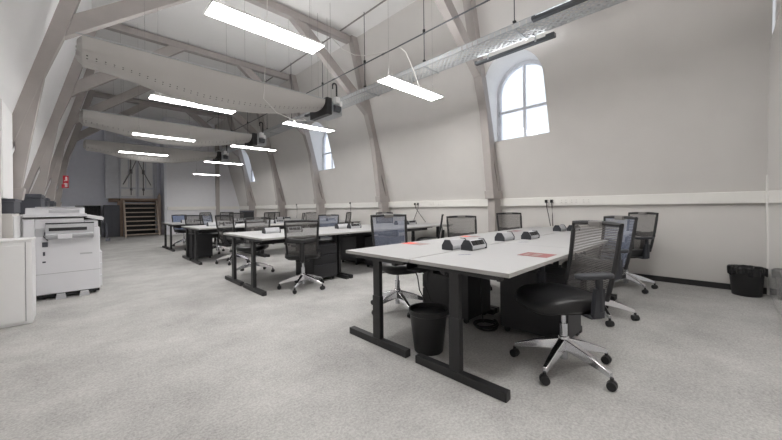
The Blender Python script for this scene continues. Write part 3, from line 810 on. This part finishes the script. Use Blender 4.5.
# ------------------------------------------------------------------ papers and stickers on the front desks
def leaflet(name, x, y, a, w, h, parts, lab):
    t = empty(name, (x, y, DZ), R(a)); tag(t, lab, 'leaflet', 'desk leaflets')
    for nm, m, x0, x1, y0, y1, z0 in parts:
        b = MB(); b.box(x0, x1, y0, y1, z0, z0+.0012); b.build(nm, m, t)
leaflet('leaflet', 2.53, .98, 0, .2, .2, [('sheet', M_leaf, -.105, .105, -.11, .11, 0), ('text_block', M_leafg, -.085, .05, -.03, .02, .0013), ('text_block', M_leafg, -.085, .02, .045, .075, .0013)], 'pinkish red leaflet on the near desk beside the nearest chair')
leaflet('leaflet', 2.5, 2.2, 0, .2, .2, [('sheet', M_leafr, -.07, .07, .0, .13, 0), ('grey_flap', M_leafg, -.07, .09, -.13, -.001, 0)], 'red and grey leaflet at the far left of the front desks')
leaflet('leaflet', 3.55, 2.2, 0, .2, .2, [('sheet', M_leafr, -.08, .04, .0, .1, 0), ('grey_flap', M_leafg, -.06, .1, -.1, -.001, 0)], 'small red leaflet beyond the pair of power modules')
leaflet('leaflet', 4.75, 2.15, 0, .2, .2, [('sheet', M_leaf, -.1, .1, -.06, .06, 0)], 'faint red leaflet on the far desk before the chair by the truss post')
for x, y, lab in ((2.18, 1.40, 'small printed strip sticker near the left edge of the front desk'), (3.33, 1.43, 'small printed strip sticker near the middle power modules')):
    t = empty('desk_sticker', (x, y, DZ), R(-38)); tag(t, lab, 'sticker', 'desk stickers')
    b = MB(); b.box(-.052, .052, -.012, .012, 0, .0008); b.build('strip', M_sticker, t)
    b = MB()
    xx = -.046
    while xx < .042:
        w = random.uniform(.004, .009); b.box(xx, xx+w, -.006, .006, .0009, .0012); xx += w+.003
    b.build('printing', M_ink, t)

# ------------------------------------------------------------------ copier
cx0, cx1, cy0, cy1 = -.37, .23, 5.95, 6.6
t = empty('photocopier', ((cx0+cx1)/2, (cy0+cy1)/2, 0)); tag(t, 'white floor-standing photocopier beside the left wall', 'photocopier')
ox, oy = (cx0+cx1)/2, (cy0+cy1)/2; hx = (cx1-cx0)/2; hy = (cy1-cy0)/2
b = MB(); b.box(-hx, hx, -hy, hy, .065, .90, bev=.012); b.box(-hx-.10, -hx-.001, -hy, hy, .80, 1.03, bev=.006).box(-hx, hx-.16, -hy+.0, hy, .901, 1.03, bev=.006).box(hx-.159, hx-.02, -hy+.0, hy, .90, .99, bev=.008); b.build('body', M_copier, t)
b = MB(); b.box(-hx+.01, hx-.01, -hy+.02, hy-.02, .03, .064); b.build('plinth', M_dark, t)
b = MB(); b.box(-hx-.10, hx-.13, -hy-.02, hy, 1.035, 1.045); b.build('scanner_gap', M_dark, t)
b = MB(); b.box(-hx-.10, hx-.13, -hy-.02, hy, 1.046, 1.09, bev=.008)
b.prism([(-hy-.015, 1.09), (-hy+.03, 1.165), (hy-.03, 1.165), (hy, 1.09)], 'x', -hx-.08, hx-.15); b.build('document_lid', M_copier, t, bev=.01)
b = MB(); b.box(-hx+.0, hx-.16, -hy+.01, hy-.05, 1.166, 1.178, bev=.004); b.build('feeder_tray', M_copgrey, t)
b = MB(); b.box(-hx+.12, hx-.2, -hy-.018, -hy+.0, 1.10, 1.135); b.build('feeder_recess', M_copgrey, t)
# side tray (bypass) facing the camera
b = MB(); b.box(-.21, hx-.06, -hy-.05, -hy-.0005, .77, .955, bev=.008); y_ = b.build('side_unit', M_copgrey, t)
b = MB(); b.box(-.18, hx-.13, -hy-.054, -hy-.0505, .87, .91); b.build('paper_slot', M_dark, y_)
b = MB(); b.prism([(-hy-.052, .84), (-hy-.12, .825), (-hy-.12, .80), (-hy-.052, .79)], 'x', -.20, hx-.07); b.build('bypass_tray', M_copgrey, y_)
b = MB(); b.box(-.10, .03, -hy-.136, -hy-.1205, .77, .83, bev=.005); b.build('tray_handle', M_copier, y_)
b = MB(); b.box(-.21, hx-.06, -hy-.03, -hy-.001, .957, .972); b.build('output_shelf', M_dark, t)
# control panel sticking out over the aisle
M = Matrix.Translation((hx-.01, -hy+.12, 1.02)) @ Matrix.Rotation(R(14), 4, 'Y')
b = MB(); b.box(-.16, .05, -.12, .28, -.02, .025, M, bev=.008); pn = b.build('control_panel', M_copier, t)
b = MB(); b.box(-.12, .02, -.06, .2, .0255, .028, M); b.build('touch_screen', M_dgrey, pn)
b = MB(); b.box(-hx-.0015, -hx+.13, -hy-.004, -hy-.0005, .80, .89); b.build('grip_recess', M_copgrey, t)
b = MB(); b.box(hx-.2, hx-.08, -hy-.004, -hy-.0005, .545, .565); b.build('grip_recess', M_copgrey, t)
for q in ((-.24, -.19, -hy-.012, -hy-.0005, .67, .73), (-.24, -.21, -hy-.006, -hy-.0005, .47, .49), (-.235, -.215, -hy-.006, -hy-.0005, .56, .61)): b = MB(); b.box(*q, bev=.002); b.build('side_socket', M_dgrey, t)
b = MB(); b.box(-hx, hx, -hy-.003, -hy-.0003, .325, .329); b.build('panel_seam', M_gap, t)
for i in range(3):
    b = MB(); z0 = .09+.16*i; b.box(hx+.0005, hx+.018, -hy+.02, hy-.02, z0, z0+.15, bev=.004); dr = b.build('paper_drawer', M_copier, t)
    b = MB(); b.box(hx+.0185, hx+.03, -.12, .12, z0+.1, z0+.125, bev=.003); b.build('drawer_pull', M_copgrey, dr)
for px in (-.08, .14):
    b = MB(); b.prism([(-.05, 0), (-.038, .06), (.038, .06), (.05, 0)], 'y', -hy-.07, -hy+.05, Matrix.Translation((px, 0, 0))); b.build('stabiliser_foot', M_copgrey, t)
for px, py in ((-hx+.08, hy-.08), (hx-.08, hy-.08), (hx-.06, -hy+.1), (-hx+.06, -hy+.1)):
    b = MB(); b.cyl((px-.015, py, .025), (px+.015, py, .025), .025, n=12); b.build('caster', M_black, t)
b = MB(); b.tube([(-.19, -hy-.012, .75), (-.225, -hy-.02, .80), (-.215, -hy-.02, .84), (-.212, -hy-.03, .86)], .006, 6)
b.build('interface_cable', M_cable, t)
b = MB(); b.tube([(hx+.02, -hy+.28, .99), (hx+.075, -hy+.27, .93), (hx+.085, -hy+.27, .8), (hx+.085, -hy+.27, .72)], .007, 6); b.box(hx+.07, hx+.12, -hy+.25, -hy+.29, .68, .72)
b.build('hanging_handset', M_dgrey, t)
t.location = (ox, oy, 0)

# white low cupboard in the left foreground
t = empty('low_cupboard', (-.66, 5.0, 0)); tag(t, 'low white cupboard cut off by the left edge of the photo', 'cupboard')
b = MB(); b.box(.1, .34, -.17, .2, 0, .825, bev=.006); b.build('carcass', M_cab, t)
b = MB(); b.box(.098, .345, -.18, .205, .826, .845, bev=.004); b.build('top_board', M_cab, t)
b = MB(); b.box(.1, .29, -.186, -.171, .03, .79, bev=.003); b.build('end_panel', M_cab, t)
b = MB(); b.box(.292, .297, -.174, -.1705, .03, .82); b.build('panel_groove', M_gap, t)
# beige cupboard and dark storage boxes along the left wall
t = empty('wall_cupboard', (-.62, 5.75, 0)); tag(t, 'beige cupboard against the left wall under the dark box', 'cupboard')
b = MB(); b.box(-.22, .12, -.33, .3, 0, 1.10, bev=.006); b.build('carcass', M_wall, t)
b = MB(); b.box(.121, .13, -.31, -.02, .06, 1.07, bev=.003).box(.121, .13, .0, .28, .06, 1.07, bev=.003); b.build('door', M_cab, t)
def dbox(x0, x1, y0, y1, z0, z1, lab):
    t = empty('storage_box', ((x0+x1)/2, (y0+y1)/2, z0)); tag(t, lab, 'box', 'dark boxes along the left wall')
    a, c, h = (x1-x0)/2, (y1-y0)/2, z1-z0
    b = MB(); b.box(-a, a, -c, c, 0, h*.8, bev=.008); b.build('box_body', M_dgrey, t)
    b = MB(); b.box(-a-.008, a+.008, -c-.008, c+.008, h*.8, h, bev=.006); b.build('lid', M_dgrey, t)
dbox(-.80, -.49, 5.44, 6.02, 1.101, 1.265, 'long dark grey box on the beige cupboard at the left edge')
for y0, y1, x1, zt, lab in ((6.75, 7.6, -.36, 1.37, 'tall dark grey box behind the photocopier lid'), (8.3, 8.95, -.36, 1.36, 'dark grey box second behind the photocopier'), (9.75, 10.9, -.34, 1.34, 'dark grey box farthest along the left wall')):
    t = empty('wall_cupboard', (-.6, (y0+y1)/2, 0)); tag(t, 'low white wall cupboard below the ' + lab, 'cupboard', 'low wall cupboards')
    b = MB(); b.box(-.22, -.33+.6-.0, -(y1-y0)/2, (y1-y0)/2, 0, 1.08, bev=.006); b.build('carcass', M_cab, t)
    b = MB(); b.box(.271, .285, -(y1-y0)/2+.01, (y1-y0)/2-.01, .06, 1.06, bev=.003); b.build('door', M_cab, t)
    dbox(-.69, x1, y0+.03, y1-.03, 1.082, zt, lab)

# red sign on the fourth truss's left leg
t = empty('safety_sign', (-.205, 12.18, 1.9)); t.scale = (.72, 1, 1); tag(t, 'red sign with white symbols on the left truss leg', 'sign')
b = MB(); b.box(-.06, .09, 0, .012, -.16, .17); b.build('plate', M_red, t)
b = MB(); b.box(-.095, -.0605, 0, .012, -.16, -.06); b.build('arrow_tab', M_red, t)
b = MB()
b.prism([(.0, .03), (.0, .135), (.025, .145), (.055, .13), (.06, .03)], 'y', -.003, -.0005)
b.prism([(-.03, .02), (-.03, .045), (-.005, .045), (-.005, .02)], 'y', -.003, -.0005)
b.prism([(-.01, -.135), (-.01, -.06), (-.035, -.06), (-.035, -.04), (.01, -.025), (.06, -.035), (.06, -.13)], 'y', -.003, -.0005)
b.build('pictogram', M_signw, t)

# ------------------------------------------------------------------ far end: stair, cupboard, door
t = empty('stair', (2.06, 18.0, 0)); tag(t, 'wooden open-tread stair up to the white doors at the end', 'stair')
ZL = 1.56
for s in (-1, 1):
    x = s*.58
    b = MB(); b.prism([(-.62, 0), (-.42, 0), (.3, ZL), (.1, ZL)], 'x', x-.03, x+.03); b.build('stringer', M_woodl, t)
for i in range(8):
    z = .06+i*.19; y = -.5+i*.088
    b = MB(); b.box(-.548, .548, y-.06, y+.16, z, z+.04, bev=.004); b.build('tread', M_woodl, t)
b = MB(); b.box(-.55, .55, .3, .32, 0, 1.42); b.build('back_board', M_dark, t)
b = MB(); b.box(-.70, .68, .15, .55, ZL+.002, ZL+.09); b.build('landing', M_wood, t)
b = MB(); b.box(-.80, -.615, .1, .14, 0, ZL); b.build('side_panel', M_wood, t)
b = MB(); b.box(.615, .74, .05, .1, 0, 1.75).prism([(.615, 1.75), (.74, 1.75), (.68, 1.9)], 'y', .05, .1); b.build('newel_post', M_woodl, t)
t = empty('grey_locker', (1.08, 18.25, 0)); tag(t, 'plain dark grey cupboard left of the wooden stair', 'cupboard')
b = MB(); b.box(-.25, .26, -.2, .25, 0, 1.36, bev=.006); b.build('carcass', M_dgrey, t)
b = MB(); b.box(-.245, .0, -.215, -.201, .04, 1.34, bev=.003).box(.005, .255, -.215, -.201, .04, 1.34, bev=.003); b.build('door', M_dgrey, t)
t = empty('ribbed_radiator', (.38, 18.35, 0)); tag(t, 'black ribbed panel heater against the shaded end wall', 'radiator')
b = MB(); b.box(-.42, .36, .05, .1, .09, 1.34); b.build('back_panel', M_dark, t)
for i in range(13):
    b = MB(); xx = -.41+i*.06; b.box(xx, xx+.04, -.02, .049, .09, 1.33, bev=.01); b.build('rib', M_black, t)
b = MB()
for xx in (-.38, .3): b.box(xx, xx+.04, -.02, .1, 0, .089)
b.build('foot', M_black, t)
t = empty('storage_cabinet', (1.11, 18.4, 1.66)); tag(t, 'tall pale blue-white cabinet beside the doors above the stair', 'cabinet')
b = MB(); b.box(-.22, .2, -.05, .17, 0, 2.9, bev=.008); b.build('carcass', M_old, t)
b = MB(); b.box(-.215, .195, -.062, -.051, .02, 2.88, bev=.003); b.build('door', M_old, t)
t = empty('door_1', (1.99, YF-.06, 1.66)); st(t, 'old white double door with iron straps above the stair', 'door')
for s in (-1, 1):
    b = MB(); b.box(min(.01*s, .62*s), max(.01*s, .62*s), -.03, .05, 0, 2.6, bev=.005); d = b.build('door_leaf', M_old, t)
    b = MB(); b.box(min(.06*s, .57*s), max(.06*s, .57*s), -.042, -.031, .1, .42, bev=.004).box(min(.06*s, .28*s), max(.06*s, .28*s), -.042, -.031, .5, 2.4, bev=.004).box(min(.33*s, .57*s), max(.33*s, .57*s), -.042, -.031, .5, 2.4, bev=.004); b.build('raised_panel', M_reveal, d)
    xx = s*.22
    b = MB(); b.cyl((xx, -.06, .15), (xx, -.06, 1.25), .018, n=8).box(xx-.05, xx+.05, -.08, -.045, 1.12, 1.3).box(xx-.04, xx+.04, -.08, -.045, .36, .46)
    b.cyl((xx, -.06, 1.22), (xx-.28*s*-1*(1 if s > 0 else 1), -.06, .62), .016, n=8).cyl((xx, -.06, 1.22), (xx+.02*s, -.06, 2.0), .016, n=8).cyl((xx, -.06, 1.22), (xx-.2*s, -.06, 1.75), .014, n=8)
    b.build('iron_strap', M_iron, d)
b = MB(); b.box(-.72, -.63, -.08, .06, 0, 2.7).box(.63, .72, -.08, .06, 0, 2.7).box(-.72, .72, -.08, .06, 2.61, 2.72); b.build('door_frame', M_old, t)
b = MB(); b.box(1.0, 2.86, YF-.06, YF, 1.5, 1.655)
st(b.build('trim_8', M_wood), 'brown wooden sill under the white doors', 'trim')

# dark box and pale paper on the rearmost desks
t = empty('desktop_box', (4.15, 11.25, DZ)); tag(t, 'black box standing on the rearmost desks', 'box')
b = MB(); b.box(-.19, .19, -.13, .13, 0, .29, bev=.01); b.build('box_body', M_black, t)
b = MB(); b.box(-.195, .195, -.135, .135, .291, .33, bev=.008); b.build('lid', M_dgrey, t)
b = MB(); b.box(4.0, 4.5, 10.75, 11.05, DZ, DZ+.004)
tag(b.build('paper_sheet', M_paper), 'pale blue paper on the desk before the black box', 'paper')

# ------------------------------------------------------------------ light, sky, camera
w = bpy.data.worlds.new('overcast'); bpy.context.scene.world = w; w.use_nodes = True
bg = w.node_tree.nodes['Background']; bg.inputs[0].default_value = (.86, .92, 1, 1); bg.inputs[1].default_value = .33

cam = bpy.data.cameras.new('camera'); co = bpy.data.objects.new('camera', cam); C.objects.link(co)
f, yaw, roll, sy = 320.86, 44.445, -0.6626, -12.54
a = R(yaw); rr = R(roll)
F = Vector((math.sin(a), math.cos(a), 0)); Rt = Vector((math.cos(a), -math.sin(a), 0)); U = Vector((0, 0, 1))
R3 = Rt*math.cos(rr)+U*math.sin(rr); U3 = U*math.cos(rr)-Rt*math.sin(rr)
Mx = Matrix((R3, U3, -F)).transposed().to_4x4(); Mx.translation = (0, 0, 1.12)
co.matrix_world = Mx
cam.sensor_fit = 'HORIZONTAL'; cam.sensor_width = 36; cam.lens = f/782*36; cam.shift_y = sy/782; cam.clip_start = .02
sc = bpy.context.scene; sc.camera = co
sc.view_settings.view_transform = 'Standard'; sc.view_settings.look = 'None'; sc.view_settings.gamma = 1
sc.view_settings.use_curve_mapping = False; sc.view_settings.exposure = 2.05
sc.cycles.use_denoising = True
sc.cycles.max_bounces = 10; sc.cycles.diffuse_bounces = 6; sc.cycles.transparent_max_bounces = 16
